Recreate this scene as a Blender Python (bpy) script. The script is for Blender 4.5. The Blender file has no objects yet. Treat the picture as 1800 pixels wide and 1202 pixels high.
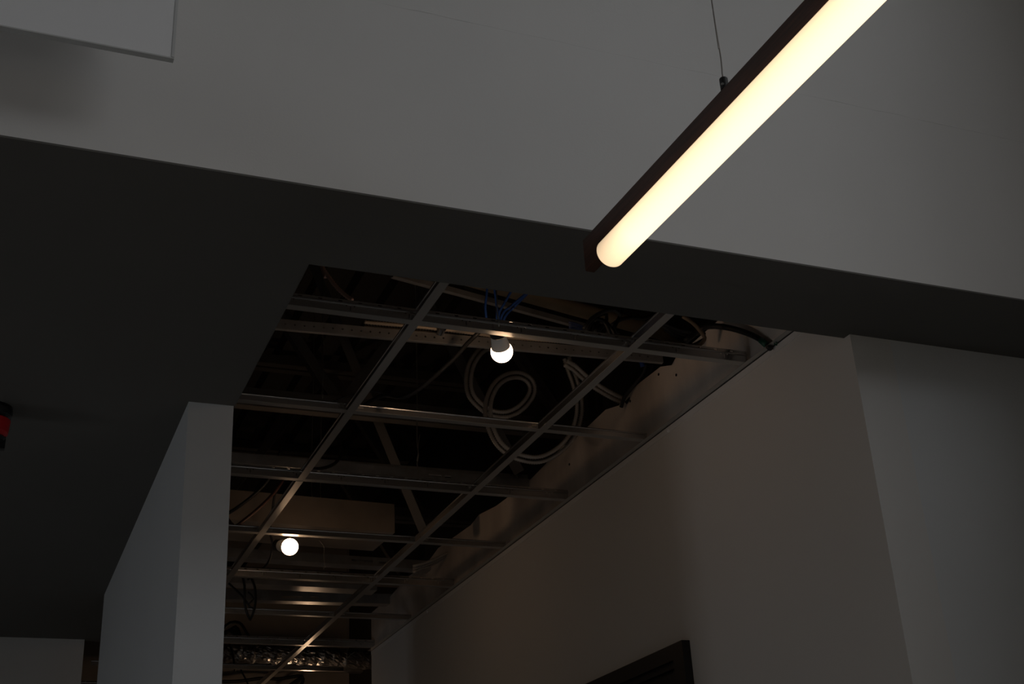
import bpy, bmesh, math, random
from mathutils import Vector, Matrix
random.seed(7)
S = bpy.context.scene
COL = S.collection
EYE = 1.5                                   # camera height above the floor; heights below are above the floor

# ------------------------------------------------------------------ camera
YAW, PITCH, ROLL, FPX = 0.405658, 0.438165, -0.057329, 2269.88
fw = Vector((math.sin(YAW)*math.cos(PITCH), math.cos(YAW)*math.cos(PITCH), math.sin(PITCH)))
rt0 = Vector((math.cos(YAW), -math.sin(YAW), 0)); up0 = rt0.cross(fw)
rt = rt0*math.cos(ROLL) + up0*math.sin(ROLL)
up = -rt0*math.sin(ROLL) + up0*math.cos(ROLL)
cam = bpy.data.cameras.new('camera'); camo = bpy.data.objects.new('camera', cam); COL.objects.link(camo)
cam.sensor_width = 36.0; cam.lens = 36.0*FPX/1800.0; cam.clip_start = 0.02
m3 = Matrix((rt, up, -fw)).transposed()
camo.matrix_world = Matrix.Translation((0, 0, EYE)) @ m3.to_4x4()
S.camera = camo

# ------------------------------------------------------------------ light and exposure
W = bpy.data.worlds.new('world'); S.world = W; W.use_nodes = True
bg = W.node_tree.nodes['Background']
bg.inputs[0].default_value = (0.965, 0.99, 1.035, 1); bg.inputs[1].default_value = 2.45
S.view_settings.view_transform = 'Standard'; S.view_settings.look = 'None'
S.view_settings.exposure = 0.0; S.view_settings.gamma = 1.0; S.view_settings.use_curve_mapping = False
S.cycles.use_denoising = True
S.cycles.max_bounces = 8; S.cycles.diffuse_bounces = 6
PENDANT_LIGHT = 1.16
BULB_LIGHT = 17.0
REAR_Y = -3.2; LEFT_X = -4.2; FAR_X = 9.0
HIGH_WIN = (3.2, 7.5, 4.25, 5.9)             # unseen opening high in the rear wall, sized for the light it gives: x0, x1, z0, z1
LOW_WIN = (4.2, 5.6, 0.1, 1.4)              # unseen low opening added in the rear wall to light the right wall
LEFT_WIN = (2.6, 3.3, 0.1, 1.7)           # unseen opening added in the left wall to light the partition: y0, y1, z0, z1
def portal(loc, sx, sy, rot):               # daylight portals in the window openings
    l = bpy.data.lights.new('window_portal', 'AREA'); l.shape = 'RECTANGLE'; l.size = sx; l.size_y = sy
    l.cycles.is_portal = True
    o = bpy.data.objects.new('window_portal', l); COL.objects.link(o); o.location = loc; o.rotation_euler = rot
for w in (HIGH_WIN, LOW_WIN):
    portal(((w[0]+w[1])/2, REAR_Y-0.06, (w[2]+w[3])/2), w[1]-w[0], w[3]-w[2], (math.radians(90), 0, 0))
portal((LEFT_X-0.06, (LEFT_WIN[0]+LEFT_WIN[1])/2, (LEFT_WIN[2]+LEFT_WIN[3])/2), LEFT_WIN[3]-LEFT_WIN[2], LEFT_WIN[1]-LEFT_WIN[0], (0, math.radians(-90), 0))

# ------------------------------------------------------------------ helpers
def ray(x, y):
    return rt*((x-900)/FPX) + up*((601-y)/FPX) + fw
def onY(x, y, Y):
    d = ray(x, y); p = d*(Y/d.y); return Vector((p.x, p.y, p.z+EYE))
def onZ(x, y, z):
    d = ray(x, y); p = d*((z-EYE)/d.z); return Vector((p.x, p.y, p.z+EYE))
def onX(x, y, X):
    d = ray(x, y); p = d*(X/d.x); return Vector((p.x, p.y, p.z+EYE))

MATS = {}
def mat(name, col, rough=0.6, metal=0.0, vary=0.0, scale=6.0, bump=0.0, bscale=60.0, stretch=None, emit=None, estr=0.0, spec=0.5):
    if name in MATS: return MATS[name]
    m = bpy.data.materials.new(name); m.use_nodes = True; MATS[name] = m
    nt = m.node_tree; b = nt.nodes['Principled BSDF']
    b.inputs['Base Color'].default_value = (*col, 1); b.inputs['Roughness'].default_value = rough
    b.inputs['Metallic'].default_value = metal; b.inputs['Specular IOR Level'].default_value = spec
    tc = nt.nodes.new('ShaderNodeTexCoord'); mp = nt.nodes.new('ShaderNodeMapping')
    nt.links.new(tc.outputs['Object'], mp.inputs[0])
    if stretch: mp.inputs['Scale'].default_value = stretch
    if vary:
        n = nt.nodes.new('ShaderNodeTexNoise'); n.inputs['Scale'].default_value = scale; n.inputs['Detail'].default_value = 6
        nt.links.new(mp.outputs[0], n.inputs['Vector'])
        r = nt.nodes.new('ShaderNodeValToRGB')
        r.color_ramp.elements[0].position = 0.3; r.color_ramp.elements[1].position = 0.7
        r.color_ramp.elements[0].color = (*[c*(1-vary) for c in col], 1)
        r.color_ramp.elements[1].color = (*[min(1, c*(1+vary)) for c in col], 1)
        nt.links.new(n.outputs[0], r.inputs[0]); nt.links.new(r.outputs[0], b.inputs['Base Color'])
    if bump:
        n = nt.nodes.new('ShaderNodeTexNoise'); n.inputs['Scale'].default_value = bscale; n.inputs['Detail'].default_value = 4
        nt.links.new(mp.outputs[0], n.inputs['Vector'])
        k = nt.nodes.new('ShaderNodeBump'); k.inputs['Strength'].default_value = bump; k.inputs['Distance'].default_value = 0.002
        nt.links.new(n.outputs[0], k.inputs['Height']); nt.links.new(k.outputs[0], b.inputs['Normal'])
    if emit:
        b.inputs['Emission Color'].default_value = (*emit, 1); b.inputs['Emission Strength'].default_value = estr
    return m

white = mat('white_wall_paint', (0.74, 0.735, 0.72), 0.75, vary=0.02, scale=1.5, bump=0.12, bscale=220)
daylight_white = mat('daylight_tinted_wall_paint', (0.715, 0.74, 0.755), 0.75, vary=0.02, scale=1.5, bump=0.12, bscale=220)  # same wall paint with the bluish daylight put into its colour
black_paint = mat('black_ceiling_paint', (0.135, 0.131, 0.120), 0.85, vary=0.04, scale=2.0, bump=0.1, bscale=200, spec=0.4)
dark_wall = mat('light_absorbing_wall', (0.10, 0.085, 0.07), 0.7, vary=0.15, scale=4)  # kept dark to cut bounced light in the unseen right-hand corner
ceil_paint = mat('white_ceiling_paint', (0.80, 0.785, 0.765), 0.85, vary=0.02, scale=1.2)
board = mat('raw_wallboard', (0.78, 0.67, 0.58), 0.85, vary=0.30, scale=2.4, bump=0.15, bscale=90, stretch=(1.6, 1.6, 0.7))
board_back = mat('grey_board', (0.50, 0.45, 0.40), 0.85, vary=0.1)
concrete = mat('floor_concrete', (0.55, 0.54, 0.52), 0.55, vary=0.15, scale=1.5, bump=0.1, bscale=40)
tee_metal = mat('grid_steel', (0.62, 0.61, 0.60), 0.24, 0.92, vary=0.08, scale=3.0, stretch=(1, 1, 30))
tee_face = mat('grid_face_paint', (0.46, 0.45, 0.43), 0.30, 0.45)
stud_metal = mat('galvanised_steel', (0.50, 0.49, 0.48), 0.36, 0.65, vary=0.2, scale=14.0, bump=0.05, bscale=30)
duct_metal = mat('duct_sheet_steel', (0.50, 0.42, 0.34), 0.34, 0.4, vary=0.18, scale=5.0, bump=0.25, bscale=4)
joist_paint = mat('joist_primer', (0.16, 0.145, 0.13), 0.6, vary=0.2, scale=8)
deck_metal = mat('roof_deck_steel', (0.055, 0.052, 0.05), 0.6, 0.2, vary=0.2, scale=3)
conduit_metal = mat('armoured_cable_steel', (0.62, 0.58, 0.54), 0.42, 0.25, vary=0.1, scale=20)
rubber = mat('black_cable_rubber', (0.012, 0.012, 0.013), 0.5)
blue_rubber = mat('blue_cable_jacket', (0.02, 0.07, 0.30), 0.45)
green_rubber = mat('green_connector', (0.01, 0.10, 0.06), 0.5)
brown_rubber = mat('brown_cable_tip', (0.07, 0.03, 0.022), 0.5)
wire_metal = mat('hanger_wire_steel', (0.45, 0.42, 0.38), 0.4, 0.8)
walnut = mat('walnut_wood', (0.085, 0.030, 0.017), 0.55, vary=0.45, scale=9, stretch=(30, 1.2, 30), bump=0.06, bscale=50)
plastic_black = mat('black_plastic', (0.012, 0.012, 0.013), 0.35)
plastic_white = mat('white_lamp_plastic', (0.85, 0.83, 0.80), 0.45)
chrome = mat('steel_screw', (0.5, 0.5, 0.5), 0.25, 1.0)
red_plastic = mat('red_plastic', (0.55, 0.008, 0.012), 0.35)
panel_white = mat('white_panel_face', (0.93, 0.945, 0.97), 0.35, vary=0.01, scale=1)
panel_edge = mat('white_panel_edge', (0.62, 0.64, 0.64), 0.4)
door_and_shade_paint = mat('black_door_and_shade_paint', (0.010, 0.010, 0.011), 0.4)
foil = mat('foil_duct_jacket', (0.55, 0.54, 0.54), 0.28, 0.9, vary=0.25, scale=20, bump=0.9, bscale=45)
frame_grey = mat('window_frame_grey', (0.2, 0.2, 0.2), 0.5)

def link(name, bm, m, parent=None, smooth=False, loc=None):
    me = bpy.data.meshes.new(name)
    bmesh.ops.recalc_face_normals(bm, faces=bm.faces[:])
    bm.to_mesh(me); bm.free()
    me.materials.append(m)
    if smooth:
        for p in me.polygons: p.use_smooth = True
    o = bpy.data.objects.new(name, me); COL.objects.link(o)
    if parent is not None: o.parent = parent
    if loc is not None: o.location = loc
    return o
def tag(o, label, cat, group=None):
    o['label'] = label; o['category'] = cat
    if group: o['group'] = group
    return o
def struct(o, label=None):
    o['kind'] = 'structure'
    if label: o['label'] = label
    return o
def thing(name, label, cat, loc=(0, 0, 0), group=None):
    o = bpy.data.objects.new(name, None); COL.objects.link(o); o.location = loc
    o.empty_display_size = 0.05
    return tag(o, label, cat, group)
def box(bm, a, b):
    x0, y0, z0 = a; x1, y1, z1 = b
    v = [bm.verts.new(c) for c in ((x0,y0,z0),(x1,y0,z0),(x1,y1,z0),(x0,y1,z0),(x0,y0,z1),(x1,y0,z1),(x1,y1,z1),(x0,y1,z1))]
    for f in ((0,1,2,3),(4,5,6,7),(0,1,5,4),(1,2,6,5),(2,3,7,6),(3,0,4,7)): bm.faces.new([v[i] for i in f])
    return bm
def boxes(*lst):
    bm = bmesh.new()
    for a, b in lst: box(bm, a, b)
    return bm
def spline(pts, step):
    P = [Vector(p) for p in pts]
    if len(P) == 2:
        n = max(1, int((P[1]-P[0]).length/step)); return [P[0].lerp(P[1], i/n) for i in range(n+1)]
    Q = [P[0]*2-P[1]] + P + [P[-1]*2-P[-2]]
    out = []
    for i in range(1, len(Q)-2):
        a, b, c, d = Q[i-1:i+3]; n = max(2, int((c-b).length/step))
        for k in range(n):
            t = k/n
            out.append(0.5*((2*b)+(c-a)*t+(2*a-5*b+4*c-d)*t*t+(3*b-a-3*c+d)*t**3))
    out.append(P[-1]); return out
def sweep(bm, pts, radii, sides=8, cap=True):
    """a round tube through points; radii is a number or one per point"""
    n = len(pts); R = radii if isinstance(radii, (list, tuple)) else [radii]*n
    t = (pts[1]-pts[0]).normalized()
    ref = Vector((0, 0, 1)) if abs(t.z) < 0.9 else Vector((1, 0, 0))
    u = t.cross(ref).normalized(); rings = []
    for i in range(n):
        t = (pts[min(i+1, n-1)]-pts[max(i-1, 0)])
        t = t.normalized() if t.length > 1e-9 else Vector((0, 0, 1))
        u = (u - t*u.dot(t)).normalized(); w = t.cross(u)
        rings.append([bm.verts.new(pts[i] + (u*math.cos(2*math.pi*k/sides) + w*math.sin(2*math.pi*k/sides))*R[i]) for k in range(sides)])
    for i in range(n-1):
        for k in range(sides):
            bm.faces.new((rings[i][k], rings[i][(k+1) % sides], rings[i+1][(k+1) % sides], rings[i+1][k]))
    if cap:
        bm.faces.new(rings[0][::-1]); bm.faces.new(rings[-1])
    return bm
def cable(name, pts, r, m, label, cat='cable', group=None, step=0.02, sides=8, parent=None):
    bm = sweep(bmesh.new(), spline(pts, step), r, sides)
    o = link(name, bm, m, parent, smooth=True)
    if parent is None: tag(o, label, cat, group)
    return o
def ribbed(name, pts, r, m, label, pitch=0.0085, group=None, cat='cable'):
    raw = spline(pts, 0.004)
    L = [0.0]
    for a, b in zip(raw, raw[1:]): L.append(L[-1]+(b-a).length)
    n = int(L[-1]/(pitch/2)); P, R = [], []; j = 0
    for i in range(n+1):
        s = L[-1]*i/n
        while j < len(L)-2 and L[j+1] < s: j += 1
        f = (s-L[j])/max(1e-9, L[j+1]-L[j]); P.append(raw[j].lerp(raw[j+1], f)); R.append(r if i % 2 else r*0.72)
    o = link(name, sweep(bmesh.new(), P, R, 8), m, smooth=True)
    return tag(o, label, cat, group)
def lathe(bm, base, axis, prof, sides=24):
    """profile of (distance along axis, radius)"""
    axis = Vector(axis).normalized(); ref = Vector((0, 0, 1)) if abs(axis.z) < 0.9 else Vector((1, 0, 0))
    u = axis.cross(ref).normalized(); w = axis.cross(u); rings = []
    for d, r in prof:
        c = Vector(base)+axis*d
        rings.append([bm.verts.new(c) ] if r < 1e-6 else [bm.verts.new(c+(u*math.cos(2*math.pi*k/sides)+w*math.sin(2*math.pi*k/sides))*r) for k in range(sides)])
    for a, b in zip(rings, rings[1:]):
        for k in range(sides):
            q = [a[k % len(a)], a[(k+1) % len(a)], b[(k+1) % len(b)], b[k % len(b)]]
            s = []
            for v in q:
                if v not in s: s.append(v)
            if len(s) > 2: bm.faces.new(s)
    if len(rings[0]) > 1: bm.faces.new(rings[0])
    if len(rings[-1]) > 1: bm.faces.new(rings[-1])
    return bm
def sheet(bm, org, ux, uz, L, H, holes, th):
    """a thin plate from org along ux (length L) and uz (height H), with rectangular holes (a0, a1, b0, b1)"""
    ux = Vector(ux).normalized(); uz = Vector(uz).normalized(); nn = ux.cross(uz)
    A = sorted({0.0, L, *[round(h[0], 5) for h in holes], *[round(h[1], 5) for h in holes]})
    B = sorted({0.0, H, *[round(h[2], 5) for h in holes], *[round(h[3], 5) for h in holes]})
    A = [a for a in A if 0 <= a <= L]
    V = {}
    def v(i, j, s):
        if (i, j, s) not in V: V[i, j, s] = bm.verts.new(Vector(org)+ux*A[i]+uz*B[j]+nn*(th/2*s))
        return V[i, j, s]
    solid = {}
    for i in range(len(A)-1):
        for j in range(len(B)-1):
            ca, cb = (A[i]+A[i+1])/2, (B[j]+B[j+1])/2
            solid[i, j] = not any(h[0] < ca < h[1] and h[2] < cb < h[3] for h in holes)
    for (i, j), ok in solid.items():
        if not ok: continue
        for s in (1, -1): bm.faces.new([v(i, j, s), v(i+1, j, s), v(i+1, j+1, s), v(i, j+1, s)])
        for di, dj, e in ((-1, 0, ((i, j), (i, j+1))), (1, 0, ((i+1, j), (i+1, j+1))), (0, -1, ((i, j), (i+1, j))), (0, 1, ((i, j+1), (i+1, j+1)))):
            if not solid.get((i+di, j+dj), False):
                (p, q), (r_, t_) = e
                bm.faces.new([v(p, q, 1), v(r_, t_, 1), v(r_, t_, -1), v(p, q, -1)])
    return bm

# ------------------------------------------------------------------ the setting
SOF = EYE+1.324            # underside of the black ceiling
GRID = EYE+1.435           # face of the grid
UPC = EYE+4.60             # upper white ceiling
SEAM = EYE+1.795           # taped board joint in the bulkhead
FAS = 2.05                 # white bulkhead
OPY = 2.354                # near edge of the ceiling opening
CX0, CX1 = 0.555, 1.906    # corridor walls
RETY = 0.9
SIDE2 = 2.62                                # unseen white return above it, set to shade the bulkhead's right end
SIDE = 2.50                # unseen return wall on the right, set to shade the wall beside it
DECK = EYE+2.75

struct(link('floor', boxes(((-4.2, -3.3, -0.1), (9.1, 11, 0))), concrete), 'grey concrete floor')
struct(link('wall_bulkhead', boxes(((-4.2, FAS, SOF), (SIDE2, FAS+0.12, UPC))), white), 'white bulkhead wall above the black ceiling edge')
struct(link('ceiling', boxes(((-4.3, -3.3, UPC), (9.1, FAS+0.2, UPC+0.1))), ceil_paint), 'white upper ceiling')
# taped joint across the bulkhead: a faint uneven ridge
bm = bmesh.new(); a_ = []
n = 150
for i in range(n+1):
    x = -4.2+(SIDE2+4.2)*i/n; z = SEAM+random.uniform(-.0012, .0012); w = 0.0022+random.uniform(0, .0012); h = 0.0004+max(0, random.gauss(0, .0005))
    a_.append([bm.verts.new((x, FAS+0.0004, z-w)), bm.verts.new((x, FAS-h, z)), bm.verts.new((x, FAS+0.0004, z+w))])
for p_, q_ in zip(a_, a_[1:]):
    bm.faces.new((p_[0], q_[0], q_[1], p_[1])); bm.faces.new((p_[1], q_[1], q_[2], p_[2]))
struct(link('trim_1', bm, white), 'faint taped board joint across the white bulkhead')
# black ceiling with the corridor opening left out
struct(link('ceiling_black', boxes(((-4.2, FAS+0.12, SOF), (SIDE2, OPY, SOF+0.03)), ((-4.2, OPY, SOF), (CX0+0.002, 6.0, SOF+0.03)),
       ((CX0-0.012, OPY, SOF+0.03), (CX0+0.002, 3.17, SOF+0.15)), ((CX0, OPY-0.012, SOF+0.03), (CX1, OPY, SOF+0.15)),
       ((-4.2, FAS, SOF-0.004), (SIDE2, FAS+0.12, SOF))), black_paint), 'matt black dropped ceiling with an opening over the corridor')
# corridor walls
struct(link('wall_corridor', boxes(((CX1, 2.33, 0), (CX1+0.12, 6.52, GRID))), white), 'corridor wall with the black framed door')
struct(link('wall_right', boxes(((CX1+0.12, 2.33, 0), (SIDE, 2.45, SOF+0.0))), daylight_white), 'white wall to the right of the corridor')
struct(link('wall_shading_return', boxes(((SIDE, RETY, 0), (SIDE+0.12, 2.45, SOF))), dark_wall), 'unseen dark return wall on the right, set to hold back light')
struct(link('wall_upper_shading_return', boxes(((SIDE2, RETY, SOF), (SIDE2+0.12, 2.45, UPC))), white), 'unseen white return wall over the dark one on the right, set to shade the bulkhead')
struct(link('wall_partition', boxes(((0.437, 3.16, 0), (0.553, 5.17, SOF))), daylight_white), 'white end of the thin partition left of the corridor')
struct(link('wall_back', boxes(((-4.2, 5.96, 0), (0.437, 6.08, SOF)), ((-4.2, 6.0, SOF), (-3.0, 6.08, DECK))), white), 'white wall far back on the left')
y0, y1, z0, z1 = LEFT_WIN
struct(link('wall_left', sheet(bmesh.new(), (-4.25, -3.3, 0), (0,1,0), (0,0,1), 14.3, UPC, [(y0+3.3, y1+3.3, z0, z1)], 0.1), white), 'left wall of the room with an added daylight opening')
def window(name, along, fixed, a, b, z0, z1, n, label):
    L = []
    def bar(u0, u1, w0, w1):
        L.append(((u0, fixed-0.07, w0), (u1, fixed-0.03, w1)) if along == 'x' else ((fixed-0.07, u0, w0), (fixed-0.03, u1, w1)))
    for i in range(n+1):
        u = a+(b-a-0.05)*i/n; bar(u, u+0.05, z0, z1)
    bar(a, b, z0, z0+0.05); bar(a, b, z1-0.05, z1)
    struct(link(name, boxes(*L), frame_grey), label)
window('daylight_opening_1', 'y', LEFT_X, *LEFT_WIN, 2, 'grey frame of the unseen daylight opening added in the left wall')
struct(link('wall_end', boxes(((-4.2, 8.6, 0), (9.0, 8.72, DECK))), board_back), 'unpainted wall at the end of the corridor')
struct(link('wall_far_right', boxes(((9.0, -3.3, 0), (9.1, 11, UPC))), white), 'far right wall of the room')
# rear wall with its added daylight openings
struct(link('wall_rear', sheet(bmesh.new(), (-4.2, REAR_Y-0.05, 0), (1,0,0), (0,0,1), 13.2, UPC, [(w[0]+4.2, w[1]+4.2, w[2], w[3]) for w in (HIGH_WIN, LOW_WIN)], 0.1), white), 'wall behind the camera with two added daylight openings')
window('daylight_opening_2', 'x', REAR_Y, *HIGH_WIN, 4, 'grey frame of the unseen high daylight opening added behind the camera')
window('daylight_opening_3', 'x', REAR_Y, *LOW_WIN, 2, 'grey frame of the unseen low daylight opening added behind the camera')
# room to the right beyond the return wall, closed off
struct(link('wall_far_front', boxes(((SIDE+0.12, 2.33, 0), (9.0, 2.45, UPC))), white), 'wall beyond the return wall')
struct(link('wall_over_bulkhead', boxes(((-4.2, FAS+0.12, DECK-0.3), (9.0, FAS+0.2, DECK))), black_paint), 'dark wall over the bulkhead')

# upper strip of the corridor wall: unpainted board with a broken top edge
top = [(2.38, 1.640), (2.9, 1.632), (3.16, 1.628), (3.19, 1.615), (3.26, 1.640), (3.5, 1.648), (3.56, 1.628), (3.66, 1.652), (3.95, 1.640),
       (4.02, 1.652), (4.36, 1.628), (4.7, 1.64), (4.9, 1.665), (5.0, 1.65), (5.43, 1.672), (5.6, 1.645), (5.9, 1.66), (6.2, 1.635), (6.52, 1.634)]
bm = bmesh.new(); fr, bk = [], []
for y, z in top:
    fr.append((bm.verts.new((CX1, y, GRID)), bm.verts.new((CX1, y, EYE+z)))); bk.append((bm.verts.new((CX1+0.016, y, GRID)), bm.verts.new((CX1+0.016, y, EYE+z))))
for i in range(len(top)-1):
    bm.faces.new((fr[i][0], fr[i+1][0], fr[i+1][1], fr[i][1])); bm.faces.new((bk[i][0], bk[i+1][0], bk[i+1][1], bk[i][1]))
    bm.faces.new((fr[i][1], fr[i+1][1], bk[i+1][1], bk[i][1]))
    bm.faces.new((fr[i][0], fr[i+1][0], bk[i+1][0], bk[i][0]))
bm.faces.new((fr[0][0], fr[0][1], bk[0][1], bk[0][0])); bm.faces.new((fr[-1][0], fr[-1][1], bk[-1][1], bk[-1][0]))
ub = struct(link('wall_corridor_upper', bm, board), 'unpainted board strip above the grid along the corridor wall')
for x, y in ((1189, 659), (1158, 658), (1108, 705), (1001, 816)):        # driven screws
    c = onX(x, y, CX1)
    link('screw', lathe(bmesh.new(), c+Vector((0.001, 0, 0)), (-1, 0, 0), [(0, .0045), (.0025, .0045), (.003, .003), (.003, 0)], 10), plastic_black, ub)
# wall behind the corridor board and beyond, up in the dark
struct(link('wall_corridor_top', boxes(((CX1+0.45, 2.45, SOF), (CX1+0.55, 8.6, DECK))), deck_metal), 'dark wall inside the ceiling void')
# wall angle along the corridor wall
tr2 = struct(link('trim_2', boxes(((CX1-0.0020, OPY, GRID-0.022), (CX1-0.0002, 6.52, GRID-0.0025))),
       mat('wall_angle_steel', (0.80, 0.80, 0.80), 0.5, 0.0, vary=0.05)), 'pale steel angle along the corridor wall')
link('ledge', boxes(((CX1-0.022, OPY, GRID-0.0012), (CX1-0.0005, 6.52, GRID-0.0004))), tee_face, tr2)
link('painted_shade_line', boxes(((CX1-0.0042, OPY, GRID-0.0030), (CX1-0.0003, 6.52, GRID-0.0012))), door_and_shade_paint, tr2)  # black strip painting the line of shade under the ledge
for x, y in ((1175, 757), (751, 1075)):                                    # dabs on the angle
    c = onX(x, y, CX1-0.002)
    link('fixing', lathe(bmesh.new(), c, (-1, 0, 0), [(0, .006), (.003, .0055), (.005, 0)], 10), panel_white, bpy.data.objects['trim_2'])
# roof deck, ribbed
bm = bmesh.new(); x = -4.2; prof = []
while x < 9.0:
    prof += [(x, DECK), (x+0.09, DECK), (x+0.11, DECK+0.04), (x+0.15, DECK+0.04)]; x += 0.17
lo = [bm.verts.new((px, FAS, pz)) for px, pz in prof]; hi = [bm.verts.new((px, 8.8, pz)) for px, pz in prof]
for i in range(len(prof)-1): bm.faces.new((lo[i], lo[i+1], hi[i+1], hi[i]))
box(bm, (-4.2, FAS, DECK+0.06), (9.0, 8.8, DECK+0.1))
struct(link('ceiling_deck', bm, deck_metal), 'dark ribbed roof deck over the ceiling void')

# door on the corridor wall: frame, recessed leaf
d = bpy.data.objects.new('door_1', None); COL.objects.link(d); d.location = (CX1, 3.7, 0); struct(d, 'black door with a thick black frame in the corridor wall')
DY0, DY1, DT = 3.266, 4.25, EYE+0.777
link('door_frame', boxes(((-0.026, DY0-3.7, 0), (0.02, DY0+0.062-3.7, DT)), ((-0.026, DY1-0.062-3.7, 0), (0.02, DY1-3.7, DT)), ((-0.026, DY0+0.062-3.7, DT-0.045), (0.02, DY1-0.062-3.7, DT))), door_and_shade_paint, d)
link('door_stop', boxes(((-0.016, DY0+0.062-3.7, DT-0.065), (0.02, DY1-0.062-3.7, DT-0.045)), ((-0.016, DY0+0.062-3.7, 0), (0.02, DY0+0.074-3.7, DT-0.065))), door_and_shade_paint, d)
link('door_leaf', boxes(((-0.006, DY0+0.074-3.7, 0.01), (0.02, DY1-0.064-3.7, DT-0.066))), door_and_shade_paint, d)

# ------------------------------------------------------------------ pendant
ZB = EYE+1.10; PX = 0.8662*1.10; FY = 1.843; TY = 1.765; NEAR = -0.55; YAWP = math.radians(1.25)
pend = thing('linear_pendant', 'long lit tube pendant hung from a slim walnut rail', 'pendant light', (PX, FY, ZB))
pend.rotation_euler = (0, 0, YAWP)
bm = boxes(((-0.0095, NEAR-FY, 0), (0.0095, 0, 0.065)))
bmesh.ops.bevel(bm, geom=bm.edges[:], offset=0.0012, segments=2, affect='EDGES')
link('rail', bm, walnut, pend)
# diffuser: a lit acrylic tube, its glow painted a little dimmer up its sides and towards its closed end
m = bpy.data.materials.new('lit_diffuser'); m.use_nodes = True; nt = m.node_tree; b = nt.nodes['Principled BSDF']
b.inputs['Base Color'].default_value = (0.8, 0.78, 0.74, 1); b.inputs['Roughness'].default_value = 0.4
tc = nt.nodes.new('ShaderNodeTexCoord'); sp = nt.nodes.new('ShaderNodeSeparateXYZ'); nt.links.new(tc.outputs['Object'], sp.inputs[0])
def mth(op, a, b_=None, c=None):
    n = nt.nodes.new('ShaderNodeMath'); n.operation = op
    for i, q in enumerate((a, b_, c)):
        if q is None: continue
        if isinstance(q, (int, float)): n.inputs[i].default_value = q
        else: nt.links.new(q, n.inputs[i])
    return n.outputs[0]
R_T = 0.027
h = mth('MULTIPLY_ADD', sp.outputs['Z'], -0.5/R_T, 0.5)                  # 1 at the bottom of the tube, 0 at its top
side = mth('MULTIPLY_ADD', mth('POWER', mth('MAXIMUM', h, 0.0), 0.8), 0.82, 0.22)
endf = mth('MULTIPLY', sp.outputs['Y'], -1/0.10)                         # distance from the closed end, in 10 cm
endf = mth('MINIMUM', mth('MULTIPLY_ADD', endf, 0.48, 0.52), 1.0)
st = mth('MULTIPLY', mth('MULTIPLY', side, endf), PENDANT_LIGHT*1.6)
b.inputs['Emission Color'].default_value = (1.0, 0.72, 0.43, 1)
nt.links.new(st, b.inputs['Emission Strength'])
bm = bmesh.new()
lathe(bm, (0, 0, 0), (0, -1, 0), [(0, 0), (0, R_T-0.003), (0.0008, R_T-0.0012), (0.003, R_T), (TY-NEAR-0.003, R_T), (TY-NEAR, R_T-0.003), (TY-NEAR, 0)], 48)
link('diffuser', bm, m, pend, smooth=False, loc=(0, TY-FY, -0.004))
for f in pend.children[-1].data.polygons: f.use_smooth = len(f.vertices) == 4
g = onZ(1270, 160, ZB+0.066)
GY = g.y-FY
for k, gy in enumerate((GY, NEAR-FY+(-GY))):
    gp = link('gripper', lathe(bmesh.new(), (0, gy, 0.065), (0, 0, 1), [(0, .0044), (.005, .0044), (.005, .0064), (.024, .0066), (.0255, .0058), (.0255, 0)], 20), plastic_black, pend)
    gp['label'] = 'small black cable gripper'
    link('set_screw', lathe(bmesh.new(), (-0.0050, gy-0.0035, 0.065+0.011), (-0.8, -0.6, 0), [(0, .0024), (.0018, .0024), (.0018, .0012), (.001, 0)], 12), chrome, gp)
    zt = UPC-ZB
    link('suspension_cable', sweep(bmesh.new(), spline([Vector((0.0, gy, 0.090)), Vector((-0.0005, gy, 0.10)), Vector((0.0012, gy, 0.13)), Vector((0, gy, 0.22)), Vector((0, gy, 0.45)), Vector((0, gy, zt))], 0.02), 0.0011, 8), mat('grey_steel_cable', (0.30, 0.28, 0.25), 0.45, 0.5), pend, smooth=True)
    link('ceiling_cup', lathe(bmesh.new(), (0, gy, zt), (0, 0, -1), [(0, .018), (.02, .018), (.026, .004), (.026, 0)], 20), plastic_black, pend)

# ------------------------------------------------------------------ white hanging panel, upper left
BY = 1.89; c = onY(305, 103, BY); a = onY(300, 109, BY)
pz0 = c.z; pz1 = pz0+0.36; px1 = c.x+0.001; px0 = -1.5; TH = 0.013
pan = thing('hanging_panel', 'white flat panel hanging in the upper left corner of the picture', 'panel', (px1, BY, pz0))
link('face', boxes(((px0-px1, 0.0, 0.0025), (-0.005, TH, pz1-pz0))), panel_white, pan)
e = link('bottom_edge', boxes(((px0-px1, 0.0, 0.0), (0, TH, 0.0025))), panel_edge, pan)
e = link('side_edge', boxes(((-0.005, -0.0012, 0.0025), (0, TH, pz1-pz0))), panel_edge, pan)
for x in (-0.25, -1.3):
    link('hanger', sweep(bmesh.new(), [Vector((x, TH/2, pz1-pz0-.005)), Vector((x, TH/2, UPC-pz0))], 0.0015, 8), wire_metal, pan)

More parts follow.
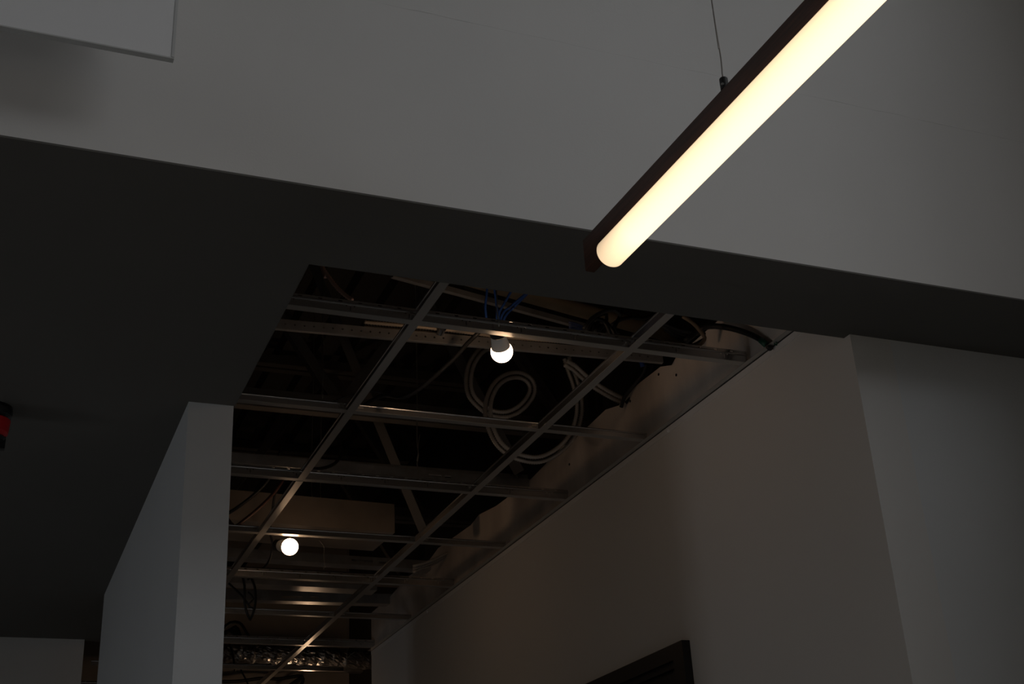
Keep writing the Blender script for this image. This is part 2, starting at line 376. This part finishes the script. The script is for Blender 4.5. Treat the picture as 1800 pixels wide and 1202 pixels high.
# ------------------------------------------------------------------ ceiling grid
gridt = thing('ceiling_grid', 'open steel T-bar grid without tiles over the corridor', 'ceiling grid', (CX0, 2.775, GRID))
GO = Vector((CX0, 2.775, GRID))
XA, XB = 0.930, 1.537; STEP = 0.6118
FL = 0.012
def tee(name, p0, p1, main, tall=0.027):
    """inverted T between two points of the face plane: flange, perforated web, bulb on top"""
    p0 = Vector(p0)-GO; p1 = Vector(p1)-GO; L = (p1-p0).length; ux = (p1-p0)/L; sx = Vector((ux.y, -ux.x, 0))
    bm = bmesh.new(); H = 0.040 if main else tall
    def bar(w, z0, z1):
        q = [p0+sx*w+Vector((0,0,z0)), p0-sx*w+Vector((0,0,z0)), p0-sx*w+Vector((0,0,z1)), p0+sx*w+Vector((0,0,z1))]
        A = [bm.verts.new(v) for v in q]; B = [bm.verts.new(v+ux*L) for v in q]
        bm.faces.new(A); bm.faces.new(B[::-1])
        for i in range(4): bm.faces.new((A[i], A[(i+1)%4], B[(i+1)%4], B[i]))
    bar(FL, 0, 0.0012)
    nfl = len(bm.faces)
    holes = []
    if main:
        s = 0.05
        while s < L-0.03:
            holes += [(s, s+0.0022, 0.010, 0.022), (s-0.011, s-0.007, 0.021, 0.025), (s+0.009, s+0.013, 0.021, 0.025)]; s += 0.1524
        s = 0.02
        while s < L-0.02:
            holes.append((s, s+0.010, 0.0325, 0.0360)); s += 0.0508
    sheet(bm, p0+Vector((0,0,0.0012)), ux, (0,0,1), L, H-0.0012, holes, 0.0011)
    hb = 0.0034 if main else 0.003; rb = []
    for e_ in (0, L):
        rb.append([bm.verts.new(p0+ux*e_+sx*(hb*math.cos(a_*math.pi/5))+Vector((0,0,(H-0.0105 if main else H-hb-0.0005)+(hb+0.0005)*math.sin(a_*math.pi/5)))) for a_ in range(10)])
    for i in range(10): bm.faces.new((rb[0][i], rb[0][(i+1)%10], rb[1][(i+1)%10], rb[1][i]))
    bm.faces.new(rb[0]); bm.faces.new(rb[1][::-1])
    for i, f in enumerate(bm.faces): f.material_index = 1 if i < nfl else 0
    o = link(name, bm, tee_metal, gridt); o.data.materials.append(tee_face); return o
def clip(p, ux):
    """end tab of a cross tee bent against the main tee"""
    p = Vector(p)-GO; ux = Vector(ux); sx = Vector((ux.y, -ux.x, 0)); bm = bmesh.new()
    for s, l in ((1, .020), (-1, .014)):
        o = p+sx*(0.0028*s)
        A = [bm.verts.new(o+ux*(a_)+Vector((0,0,z_))+sx*(b_*s)) for a_, z_, b_ in ((0,.011,0),(l,.012,0),(l,.018,0),(0,.021,0),(0,.011,.0012),(l,.012,.0012),(l,.018,.0012),(0,.021,.0012))]
        for f in ((0,1,2,3),(4,5,6,7),(0,1,5,4),(1,2,6,5),(2,3,7,6),(3,0,4,7)): bm.faces.new([A[i] for i in f])
    return link('end_clip', bm, wire_metal, gridt)
NR = 9
for k in range(NR):
    y = 2.775+STEP*k
    if k % 2 == 0: tee('main_tee', (CX0+0.004, y, GRID), (CX1-0.004, y, GRID), True)
    else:
        xs = [CX0+0.004, XA, XB, CX1-0.004]
        for i in range(3):
            a_ = xs[i]+(FL if i else 0); b_ = xs[i+1]-(FL if i < 2 else 0)
            tee('cross_tee', (a_, y, GRID), (b_, y, GRID), False)
        for x in (XA, XB):
            clip((x-FL*1.6, y, GRID), (-1, 0, 0)); clip((x+FL*1.6, y, GRID), (1, 0, 0))
for x in (XA, XB):
    ys = [OPY+0.002]+[2.775+STEP*k for k in range(0, NR, 2)]
    for i in range(len(ys)-1):
        a_ = ys[i]+(FL if i else 0); b_ = ys[i+1]-FL
        tee('cross_tee', (x, a_, GRID-0.0004), (x, b_, GRID-0.0004), False, 0.037)
        clip((x, b_+0.002, GRID), (0, -1, 0))
        if i: clip((x, a_-0.002, GRID), (0, 1, 0))

# ------------------------------------------------------------------ bulbs
def bulb(p, axis, label, r=0.030, strong=1.0):
    axis = Vector(axis).normalized()
    t = thing('light_bulb', label, 'light bulb', p, 'bare site bulbs')
    # lens: more than half a globe
    prof = []; cut = math.radians(123)
    for i in range(17):
        a_ = cut*(1-i/16); prof.append((r*math.cos(a_), r*math.sin(a_)))
    prof[-1] = (r, 0)
    gm = mat('lit_bulb_globe' if strong == 1 else 'lit_strong_bulb_globe', (0.8, 0.8, 0.8), 0.4, emit=(1.0, 0.64, 0.38), estr=BULB_LIGHT*strong)
    link('globe', lathe(bmesh.new(), (0,0,0), axis, prof, 32), gm, t, smooth=True)
    d0, r0 = prof[0]
    link('neck', lathe(bmesh.new(), (0,0,0), axis, [(d0+0.0008, r0*0.985), (d0+0.0008, r0+0.0006), (d0-0.012, r0*0.93), (d0-0.032, r0*0.82), (d0-0.037, r0*0.76), (d0-0.037, 0)], 32), plastic_white, t, smooth=False)
    link('socket', lathe(bmesh.new(), (0,0,0), axis, [(d0-0.036, r0*0.80), (d0-0.039, r0*0.86), (d0-0.056, r0*0.82), (d0-0.062, r0*0.6), (d0-0.062, 0)], 28), plastic_black, t)
    return t
p1 = onY(882, 618, 2.86); v1 = ray(882, 620).normalized()
imd = -(up - v1*up.dot(v1)).normalized(); imr = rt
a1 = v1*0.57 + (imd*0.975+imr*0.22)*0.82
bulb(p1, a1, 'lit bulb with a wide white neck, under the nearest main bar', 0.0295)
p2 = onY(509.5, 961, 4.66); v2 = ray(509, 961).normalized()
a2 = -v2*0.66 + rt*0.74 - up*0.10
bulb(p2, a2, 'round lit bulb farther back, seen end on at the lower left', 0.0315)
p3 = onY(539, 1234, 7.4)
bulb(p3, (0, 0, -1), 'unseen third bulb hanging low at the corridor end, just under the picture edge', 0.030, 2.6)  # out of view, made stronger than the others to light the end wall
q3 = onY(330, 1236, 7.4)
cable('bulb_cord', [p3+Vector((0,0,0.07)), p3+Vector((-0.03,0,0.095)), p3.lerp(q3, 0.5)+Vector((0,0,0.03)), q3, q3+Vector((-0.05,0,0.3)), Vector((q3.x-0.05, q3.y, DECK+0.01))], 0.004, rubber, 'thin black cord carrying the unseen third bulb at the corridor end')

# ------------------------------------------------------------------ steel studs above the grid
def stud(pa, pb, w, h, holes, label, lip=0.008, name='steel_stud', toward=True, slot=None):
    """C-section lying on its side: web facing the camera, two flanges, returns"""
    pa, pb = Vector(pa), Vector(pb); L = (pb-pa).length; ux = (pb-pa)/L; back = Vector((-ux.y, ux.x, 0)).normalized()
    if back.y < 0: back = -back
    bm = bmesh.new(); th = 0.0012; uz = Vector((0,0,1))
    hs = []
    if holes == 'dots':
        s = 0.03
        while s < L-0.02: hs.append((s, s+0.005, h*0.45, h*0.45+0.005)); s += 0.027
    elif holes: hs = [q for q in holes if q[1] < L]
    web0 = Vector((0,0,0)) if toward else back*w
    sheet(bm, web0, ux, uz, L, h, hs, th)
    sheet(bm, Vector((0,0,0)), ux, back, L, w, [], th)
    sheet(bm, uz*h, ux, back, L, w, [], th)
    far = back*w if toward else Vector((0,0,0))
    sheet(bm, far, ux, uz, L, lip, [], th); sheet(bm, far+uz*(h-lip), ux, uz, L, lip, [], th)
    o = link(name, bm, stud_metal, loc=pa); tag(o, label, 'steel stud', 'loose steel studs above the grid')
    a_ = ux*0.03+back*(w/2)
    link('hanger_rod', sweep(bmesh.new(), [a_+Vector((0,0,h-0.002)), Vector((a_.x, a_.y, DECK+0.01-pa.z))], 0.003, 8), wire_metal, o)
    return o
def ext(a_, b_, s0, s1):
    d_ = b_-a_; return a_-d_*s0, b_+d_*s1
Z1 = EYE+1.60
a_, b_ = onZ(486, 577, Z1), onZ(1166, 637, Z1); a_, b_ = ext(a_, b_, 0.35, 0.0)
stud(a_, b_, 0.012, 0.030, 'dots', 'steel stud with a row of small holes, behind the nearest main bar')
a_, b_ = onZ(405, 812, Z1), onZ(925, 857, Z1); a_, b_ = ext(a_, b_, 0.3, 0.08)
L2 = (b_-a_).length
def at2(x):   # distance along the second stud at picture x
    q = onZ(x, 812+(x-405)*45/520, Z1); return (q-a_).length
stud(a_, b_, 0.02, 0.036, [(at2(753), at2(776), .013, .021), (at2(782), at2(793), .012, .022)], 'pale stud with an oval and a round hole, above the third cross row')
a_, b_ = onZ(402, 800, Z1+0.02), onZ(700, 823, Z1+0.02); a_, b_ = ext(a_, b_, 0.4, 0.9)
stud(a_+Vector((0,.10,.03)), b_+Vector((0,.10,.03)), 0.03, 0.02, None, 'thin steel channel with a warm glint on its edge, over the slotted stud', name='steel_channel')
a_, b_ = onZ(402, 978, Z1), onZ(760, 1001, Z1); a_, b_ = ext(a_, b_, 0.6, 0.0)
q0 = (onZ(618, 992, Z1)-a_).length; q1 = (onZ(668, 995, Z1)-a_).length
stud(a_, b_, 0.07, 0.040, [(q0, q0+0.10, .012, .024), (q0+0.13, q0+0.165, .013, .023)], 'stud with a slot at its right end, just behind the farther bulb')
a_, b_ = onZ(400, 1023, Z1-0.02), onZ(640, 1036, Z1-0.02); a_, b_ = ext(a_, b_, 0.6, 0.1)
stud(a_, b_, 0.09, 0.022, None, 'dark flat stud below the fifth cross row')
a_, b_ = onZ(400, 1053, Z1), onZ(650, 1060, Z1); a_, b_ = ext(a_, b_, 0.6, 0.2)
q0 = (onZ(495, 1056, Z1)-a_).length
stud(a_, b_, 0.06, 0.05, [(q0, q0+0.10, .014, .024), (q0+0.14, q0+0.18, .014, .024)], 'stud with two slots and a bright glint under it, left of centre at the bottom')
a_, b_ = onZ(395, 1174, Z1+.08), onZ(650, 1181, Z1+.08); a_, b_ = ext(a_, b_, 0.6, 0.3)
stud(a_, b_, 0.06, 0.05, None, 'last stud along the corridor, below the foil duct')

# ------------------------------------------------------------------ ducts
def prism(name, pa, pb, w, h, m, label, cat='duct', parent=None, flange=True):
    """sheet-metal duct box with a standing flange at each joint"""
    pa, pb = Vector(pa), Vector(pb); L = (pb-pa).length; ux = (pb-pa)/L; sy = Vector((-ux.y, ux.x, 0)).normalized(); uz = ux.cross(sy)
    if uz.z < 0: uz = -uz
    root = thing(name, label, cat, pa)
    def seg(s0, s1, g):
        bm = bmesh.new(); V = []
        for s in (s0, s1):
            for a2, b2 in ((-g, -g), (w+g, -g), (w+g, h+g), (-g, h+g)): V.append(bm.verts.new(ux*s+sy*a2+uz*b2))
        for f in ((0,1,2,3),(4,5,6,7),(0,1,5,4),(1,2,6,5),(2,3,7,6),(3,0,4,7)): bm.faces.new([V[i] for i in f])
        return bm
    n = max(1, round(L/0.9))
    for i in range(n): link('section', seg(L*i/n, L*(i+1)/n-0.001, 0), m, root)
    for i in range(1, n): link('joint_flange', seg(L*i/n-0.012, L*i/n+0.012, 0.012), m, root)
    return root
# duct crossing above the farther bulb
a_, b_ = onZ(405, 908, EYE+1.60), onZ(690, 932, EYE+1.60)
prism('sheet_metal_duct', a_-Vector((0.8, 0, 0)), b_+Vector((0.02, 0.03, 0)), 0.28, 0.125, duct_metal, 'flat steel duct catching warm light above the farther bulb')
# diagonal duct over the nearest row, at the top of the opening
a_, b_ = onZ(786, 511, EYE+1.78), onZ(1031, 577, EYE+1.78); a_, b_ = ext(a_, b_, 0.35, 0.0)
stud(a_, b_, 0.014, 0.017, None, 'pale steel bar slanting across the top of the opening', lip=0.004, name='steel_bar')
a_, b_ = onZ(880, 505, EYE+1.92), onZ(1175, 588, EYE+1.92); a_, b_ = ext(a_, b_, 0.6, 0.15)
o = link('pipe', sweep(bmesh.new(), spline([a_, b_], 0.1), 0.026, 24), mat('brown_pipe', (0.42, 0.32, 0.21), 0.45, 0.1, vary=0.25, scale=5), smooth=True)
link('hanger_rod', sweep(bmesh.new(), [a_.lerp(b_, 0.03), Vector((*a_.lerp(b_, 0.03).xy, DECK+0.01))], 0.004, 8), wire_metal, o)
tag(o, 'thick brownish pipe behind the slanting bar at the top of the opening', 'pipe')
# foil flex duct
pts = [onZ(330, 1146, EYE+1.60), onZ(420, 1148, EYE+1.60), onZ(520, 1152, EYE+1.59), onZ(620, 1158, EYE+1.585), onZ(720, 1166, EYE+1.60)]
raw = spline(pts, 0.014); R = []
for i in range(len(raw)): R.append(0.052+0.004*math.sin(i*1.3)+random.uniform(-.003, .003))
bm = sweep(bmesh.new(), raw, R, 36)
for i, v in enumerate(bm.verts): v.co += Vector((random.uniform(-.004, .004), random.uniform(-.0035, .0035), random.uniform(-.0035, .0035)))
o = link('flexible_duct', bm, foil)
tag(o, 'crinkled silver foil duct across the corridor end', 'duct')

# ------------------------------------------------------------------ roof joists
def joist(y, label, x0=-1.5, x1=CX1+0.4, zb=EYE+1.95, zt=EYE+2.70, shift=0.0):
    t = thing('roof_joist', label, 'joist', (x0, y, zb), 'open web roof joists')
    def angle(p, q, w):
        p, q = Vector(p), Vector(q); ux = (q-p).normalized(); bm = bmesh.new(); n1 = Vector((0,1,0)); n2 = ux.cross(n1).normalized()
        sheet(bm, p, ux, n1, (q-p).length, w, [], 0.004); sheet(bm, p, ux, n2, (q-p).length, w, [], 0.004)
        return bm
    L = x1-x0; H = zt-zb
    for yy in (-0.055, 0.008):
        link('bottom_chord', angle((0, yy, 0), (L, yy, 0), 0.045), joist_paint, t)
        link('top_chord', angle((0, yy, H), (L, yy, H), 0.045), joist_paint, t)
    x = shift; d_ = 1
    while x < L-0.5:
        a2, b2 = (x, 0, H) if d_ > 0 else (x, 0, 0), (x+0.5, 0, 0) if d_ > 0 else (x+0.5, 0, H)
        link('web_bar', angle(a2, b2, 0.038), joist_paint, t); x += 0.5; d_ = -d_
    return t
joist(4.62, 'nearest open web joist crossing the dark void above the grid', shift=0.23)
joist(5.9, 'second open web joist deeper in the dark void', shift=0.0)
joist(7.1, 'farthest open web joist in the dark void', shift=0.3)
# loose diagonal brace seen through the middle cells
def brace(pa, pb, w, label):
    ux = (pb-pa).normalized(); pa = pa-ux*((DECK+0.01-pa.z)/-ux.z); n1 = Vector((0.4, 0.8, 0.45)); n1 = (n1-ux*n1.dot(ux)).normalized(); n2 = ux.cross(n1); bm = bmesh.new()
    sheet(bm, Vector((0,0,0)), ux, n1, (pb-pa).length, w, [], 0.003); sheet(bm, Vector((0,0,0)), ux, n2, (pb-pa).length, w, [], 0.003)
    tag(link('brace', bm, mat('brace_steel', (0.16, 0.15, 0.14), 0.5, 0.4), loc=pa), label, 'brace', 'diagonal steel braces')
brace(onY(783, 606, 4.3), onY(905, 835, 4.22), 0.040, 'steel brace slanting down behind the armoured cable coil')
brace(onY(652, 730, 4.75), onY(743, 950, 4.85), 0.036, 'steel brace slanting down between the two long bars')

# ------------------------------------------------------------------ armoured cables
coilA = [(868,612),(850,618),(834,640),(828,668),(832,692),(848,710),(866,721),(886,724),(905,718),(921,705),(931,688),(929,674),(917,665),(900,664),(884,671),(872,684),(864,704),(862,728),(868,753),(880,776),(898,792),(922,801),(946,803),(970,794),(992,776),(1007,752),(1014,724),(1013,698),(1006,672),(998,650),(992,630)]
def offs(path, d_):
    out = []
    for i, (x, y) in enumerate(path):
        a2, b2 = path[max(0, i-1)], path[min(len(path)-1, i+1)]; tx, ty = b2[0]-a2[0], b2[1]-a2[1]; n = math.hypot(tx, ty)
        out.append((x+ty/n*d_, y-tx/n*d_))
    return out
def coil(path, y0, y1, lift=True):
    n = len(path)-1
    return [onY(x, y, y0+(y1-y0)*i/n) for i, (x, y) in enumerate(path)]
ribbed('armoured_cable', coil(coilA, 3.98, 3.80), 0.0085, conduit_metal, 'ribbed steel cable looped in a coil under the stud, inner strand', group='armoured cables')
ribbed('armoured_cable', coil(offs(coilA, -9), 4.02, 3.84), 0.0085, conduit_metal, 'ribbed steel cable looped in a coil under the stud, outer strand', group='armoured cables')
c3 = [(996,634),(1010,642),(1028,658),(1050,675),(1075,690),(1100,702)]
ribbed('armoured_cable', coil(c3, 3.55, 3.6), 0.0085, conduit_metal, 'short ribbed cable running right from the coil, upper strand', group='armoured cables')
ribbed('armoured_cable', coil(offs(c3, -8), 3.58, 3.63), 0.0085, conduit_metal, 'short ribbed cable running right from the coil, lower strand', group='armoured cables')
c4 = [(556,440),(566,468),(578,487),(592,505),(606,518),(620,528)]
ribbed('armoured_cable', (lambda q: [q[0]+(q[0]-q[1])*((DECK+.01-q[0].z)/(q[0].z-q[1].z))]+q)(coil(c4, 3.05, 3.0)), 0.0065, mat('copper_tinted_armour', (0.55, 0.36, 0.29), 0.45, 0.2), 'single ribbed cable in the upper left corner of the opening', group='armoured cables')
for i, dy in enumerate((0, 9)):
    c5 = [(640, 566+dy), (720, 573+dy), (780, 579+dy), (830, 585+dy), (880, 592+dy), (960, 598+dy), (1060, 606+dy)]
    ribbed('armoured_cable', [onZ(x, y, Z1+0.0385+0.004*i) for x, y in c5], 0.0068, mat('warm_armour', (0.52, 0.42, 0.32), 0.45, 0.3), ['upper', 'lower'][i]+' of two ribbed cables lying along the holed stud', group='armoured cables')
o = link('cable_clamp', lathe(bmesh.new(), onZ(776, 581, Z1+0.03), (0, -1, 0.3), [(-.012, .011), (.012, .011), (.014, .007), (.02, .006), (.02, 0)], 14), chrome)
tag(o, 'small shiny clamp on the ribbed cables left of the nearer bulb', 'clamp')

# ------------------------------------------------------------------ plain cables
def pc(name, path, z, r, m, label, group=None, Y=None, cat='cable', rise=False):
    n = len(path)-1
    if isinstance(Y, list): pts = [onY(x, y, q) for (x, y), q in zip(path, Y)]
    elif Y is not None:
        y0, y1 = Y if isinstance(Y, tuple) else (Y, Y)
        pts = [onY(x, y, y0+(y1-y0)*i/n) for i, (x, y) in enumerate(path)]
    else:
        z0, z1 = z if isinstance(z, tuple) else (z, z)
        pts = [onZ(x, y, EYE+z0+(z1-z0)*i/n) for i, (x, y) in enumerate(path)]
    if rise == 'along':
        d_ = (pts[0]-pts[1]).normalized(); pts = [pts[0]+d_*((DECK+0.01-pts[0].z)/d_.z), pts[0]+d_*0.15]+pts
    elif rise: pts = [Vector((pts[0].x, pts[0].y, DECK+0.01)), pts[0].lerp(Vector((pts[0].x, pts[0].y, DECK)), 0.5)]+pts
    return cable(name, pts, r, m, label, cat, group)
bk = 'black cables'
grey_rubber = mat('dark_grey_cable', (0.02, 0.019, 0.018), 0.55)
pc('cable', [(842,584),(822,603),(800,628),(770,656),(742,680),(718,695),(700,699),(684,695),(668,697),(650,706),(636,716)], None, 0.0062, grey_rubber, 'thick dark cable sagging from the nearer bulb to the left long bar', bk, Y=(3.05, 3.45))
pc('cable', [(582,709),(600,700),(622,693),(650,688),(672,691),(692,698)], None, 0.003, grey_rubber, 'thin dark cable crossing the left long bar at the second cross row', bk, Y=(3.5, 3.42))
pc('cable', [(590,765),(600,785),(598,802),(588,815),(572,822),(556,824),(545,822)], None, 0.006, grey_rubber, 'dark cable hooked over the third cross row beside the left long bar', bk, Y=(4.25, 4.12))
pc('cable', [(396,905),(420,890),(448,868),(470,845),(486,815),(494,790)], None, 0.007, rubber, 'upper of two black cables rising from the left edge above the farther bulb', bk, Y=(4.86, 4.7))
pc('cable', [(400,912),(412,925),(428,915),(455,893),(480,868),(500,840)], None, 0.007, brown_rubber, 'lower brownish cable rising from the left edge above the farther bulb', bk, Y=(4.75, 4.7))
pc('cable', [(485,860),(481,880),(478,905),(474,930),(478,950),(477,975),(468,993),(450,1008),(436,1018)], None, 0.005, rubber, 'black cable hanging left of the farther bulb', bk, Y=[4.80, 4.82, 4.84, 4.86, 4.88, 5.25, 5.40, 5.48, 5.55])
pc('cable', [(425,1008),(430,1030),(430,1060),(436,1082),(440,1088)], None, 0.0055, rubber, 'left strand of the black loop hanging at the lower left', bk, Y=(5.6, 5.65))
pc('cable', [(441,1014),(448,1032),(449,1060),(444,1080),(439,1090)], None, 0.0055, rubber, 'right strand of the black loop hanging at the lower left', bk, Y=(5.66, 5.70))
pc('cable', [(396,1020),(412,1034),(428,1050),(440,1068)], None, 0.005, rubber, 'black cable slanting from the partition to the hanging loop', bk, Y=(5.7, 5.72))
pc('cable', [(436,1040),(446,1052),(436,1063),(447,1070)], None, 0.004, grey_rubber, 'small dark twist between the strands of the hanging loop', bk, Y=5.62)
pc('cable', [(390,1106),(405,1094),(420,1094),(428,1102),(437,1118),(446,1130),(450,1133)], None, 0.0075, grey_rubber, 'dark cable bending down towards the foil duct', bk, Y=(6.6, 6.62))
pc('cable', [(443,1124),(449,1131),(453,1137)], None, 0.0085, brown_rubber, 'reddish stub beside the foil duct', bk, Y=6.55)
for i in range(5):
    x0 = 392+i*5
    pc('cable', [(390,1112+i*3),(402+i*3,1108-i*2),(412+i*3,1118+i),(404+i*2,1126)], None, 0.005, grey_rubber, ['first','second','third','fourth','fifth'][i]+' dark strand of the small tangle at the partition edge above the foil duct', 'tangled strands by the partition', Y=6.7+i*0.03)
pc('cable', [(403,1130),(409,1150),(412,1170),(413,1180)], None, 0.006, rubber, 'black cable hanging over the left of the foil duct', bk, Y=7.362)
pc('cable', [(422,1174),(430,1190),(436,1202)], None, 0.005, rubber, 'short black cable slanting near the bottom left of the corridor', bk, Y=7.6)
pc('cable', [(380,1198),(420,1197),(460,1192),(490,1193),(525,1188),(533,1193),(529,1204),(518,1215)], None, 0.011, rubber, 'black cable looping along the bottom of the end wall', bk, Y=8.3)
pc('cable', [(500,1210),(520,1196),(530,1191)], None, 0.008, rubber, 'short black end beside the loop on the end wall', bk, Y=8.25)
# black bundle near the right end of the first main bar
for i in range(11):
    t = i/10
    pc('cable', [(1160+10*t, 566+14*t),(1195, 578+18*t+random.uniform(-3, 3)),(1225-4*t, 584+20*t),(1243-12*t, 590+16*t),(1225-20*t, 604+8*t),(1195-20*t, 612+3*t)], None, 0.0058, rubber,
       ['topmost','second','third','fourth','fifth','middle','seventh','eighth','ninth','tenth','lowest'][i]+' black cable of the dark bundle by the right wall', 'bundled black cables by the right wall', Y=2.98+0.03*i)
pc('cable', [(1200,556),(1216,566),(1228,578),(1237,590),(1238,597),(1228,608),(1210,614)], None, 0.0055, mat('tan_cable', (0.22, 0.15, 0.09), 0.5), 'tan cable curling around the black bundle', bk, Y=(2.79, 2.81))
pts = [onY(1205, 600, 2.90), onY(1232, 578, 2.88), onX(1256, 573, 1.84)]+[onX(x, y, q) for x, y, q in ((1285,577,1.865),(1312,585,1.88),(1332,594,1.888),(1347,605,1.892),(1354,612,1.892))]
o = cable('cable', pts, 0.0085, rubber, 'thick black cable arching to the right wall with a green plug', 'cable', bk)
cable('plug', [onX(1338, 598, 1.888), onX(1348, 607, 1.890)], 0.0095, green_rubber, '', parent=o)
for i in range(4):
    cable('strand', [onX(1349, 608, 1.890), onX(1352+i*4, 606-i*2, 1.895), onX(1356+i*3, 604+i, 1.898)], 0.002, green_rubber, '', parent=o)
# dark tangle over the right long bar
tang = [[(1026,578),(1040,560),(1060,548),(1080,545),(1092,555)],[(1030,584),(1038,568),(1048,560),(1062,566),(1070,580),(1074,592)],[(1050,590),(1056,575),(1068,572),(1078,582),(1082,592)],
        [(1094,543),(1088,560),(1080,575),(1086,588)],[(1075,572),(1090,562),(1110,558),(1130,560),(1150,552)],[(1034,574),(1048,556),(1066,553),(1062,572),(1044,584)],[(1040,590),(1046,572),(1058,562),(1070,572),(1066,590)]]
nm = ['first','second','third','fourth','fifth','sixth','seventh']
for i, p in enumerate(tang):
    pc('cable', p, None, 0.006, rubber, nm[i]+' dark strand of the knot beside the pale slanting bar', 'knotted dark cables', Y=2.95+0.02*i)
# blue data cables
bl = [[(855,520),(853,540),(855,560),(857,572)],[(872,530),(874,545),(873,560),(872,578)],[(886,534),(878,548),(876,562),(877,578)],[(898,538),(886,548),(880,562),(881,580)],[(902,541),(891,552),(885,564),(886,582)]]
for i, p in enumerate(bl):
    pc('data_cable', p, None, 0.0036, blue_rubber, ['leftmost blue data cable dropping to the nearest main bar','first blue cable of the four above the nearer bulb','second blue cable of the four above the nearer bulb','third blue cable of the four above the nearer bulb','rightmost blue cable of the four above the nearer bulb'][i], 'blue data cables', Y=3.0+0.01*i, rise='along')
for i in range(5):
    pc('data_cable', [(1000,566+i*2.6),(1012,568+i*2.4),(1026,574+i*2)], None, 0.0017, mat('dark_blue_jacket', (0.012, 0.025, 0.09), 0.5), ['topmost','second','middle','fourth','lowest'][i]+' blue strand lying left of the dark knot', 'blue strands beside the dark knot', Y=2.96+0.012*i)
pc('cable', [(1136,640),(1132,655),(1122,668),(1108,684),(1098,698),(1092,715)], None, 0.007, grey_rubber, 'dark cable bending down along the top edge of the right wall board', bk, Y=(3.35, 3.5))
pc('cable', [(1148,640),(1146,655),(1136,672),(1118,690),(1100,708)], None, 0.0055, grey_rubber, 'second dark cable following the right wall board', bk, Y=(3.35, 3.5))
pc('data_cable', [(1126,630),(1128,638),(1130,644)], None, 0.008, blue_rubber, 'blue cable end above the right wall board', 'blue data cables', Y=3.3)
for i in range(3):
    pc('cable', [(726,995+i*5),(745,990+i*4),(765,982+i*4),(790,970+i*3)], None, 0.006, conduit_metal, ['upper','middle','lower'][i]+' of three pale cables tucked behind the far end of the right wall board', 'pale cables behind the board', Y=5.3+0.03*i)

# ------------------------------------------------------------------ hanger wires
hw = 'hanger wires'
def wire(path, Y, label, r=0.0016, rise=False):
    pc('hanger_wire', path, None, r, wire_metal, label, hw, Y=Y, cat='wire', rise=rise)
wire([(732,600),(733,700),(733,770),(734,790),(736,800),(733,815),(736,828),(735,845)], 4.0, 'long wire ending in a twist at the third cross row', rise=True)
wire([(738,764),(735,782),(735,795),(733,810)], 3.995, 'bent tail of the long wire at the third cross row')
wire([(872,510),(874,530),(873,545),(876,560),(877,574)], 2.755, 'short kinked wire above the nearer bulb', 0.0018)
wire([(548,868),(560,890),(570,915),(575,935)], 5.1, 'left of three thin wires over the farther bulb', rise=True)
wire([(563,855),(565,890),(566,925)], 5.12, 'middle of three thin wires over the farther bulb', rise=True)
wire([(564,880),(575,905),(582,930)], 5.14, 'right of three thin wires over the farther bulb', rise=True)
wire([(559,948),(568,958),(570,965),(569,980),(571,990),(569,1000)], 5.19, 'kinked wire right of the farther bulb')
wire([(624,1145),(615,1152),(609,1160),(608,1168)], 6.45, 'curled bright wire end in front of the foil duct')
wire([(610,1180),(611,1190),(609,1200)], 6.9, 'short wire end low in front of the end wall', rise=True)
wire([(568,560),(568,640),(567,700)], 4.3, 'faint wire left of the left long bar', rise=True)

# ------------------------------------------------------------------ red and black ceiling device at the left edge
rc = onZ(-14, 716, SOF); 
rd = thing('ceiling_alarm', 'black device with a red band at the left edge under the black ceiling', 'alarm', (rc.x, rc.y, SOF))
link('base', lathe(bmesh.new(), (0,0,0), (0,0,-1), [(0, .050), (.010, .052), (.024, .050), (.034, .040), (.034, 0)], 32), plastic_black, rd, smooth=False)
link('red_band', lathe(bmesh.new(), (0,0,0), (0,0,-1), [(.034, .040), (.036, .049), (.070, .046), (.080, .040), (.082, .030), (.082, 0)], 32), red_plastic, rd)
link('lower_cap', lathe(bmesh.new(), (0,0,0), (0,0,-1), [(.082, .034), (.084, .043), (.092, .040), (.098, .026), (.098, 0)], 28), plastic_black, rd)
link('catch', boxes(((.022, -.010, -.112), (.042, .010, -.080))), plastic_black, rd)
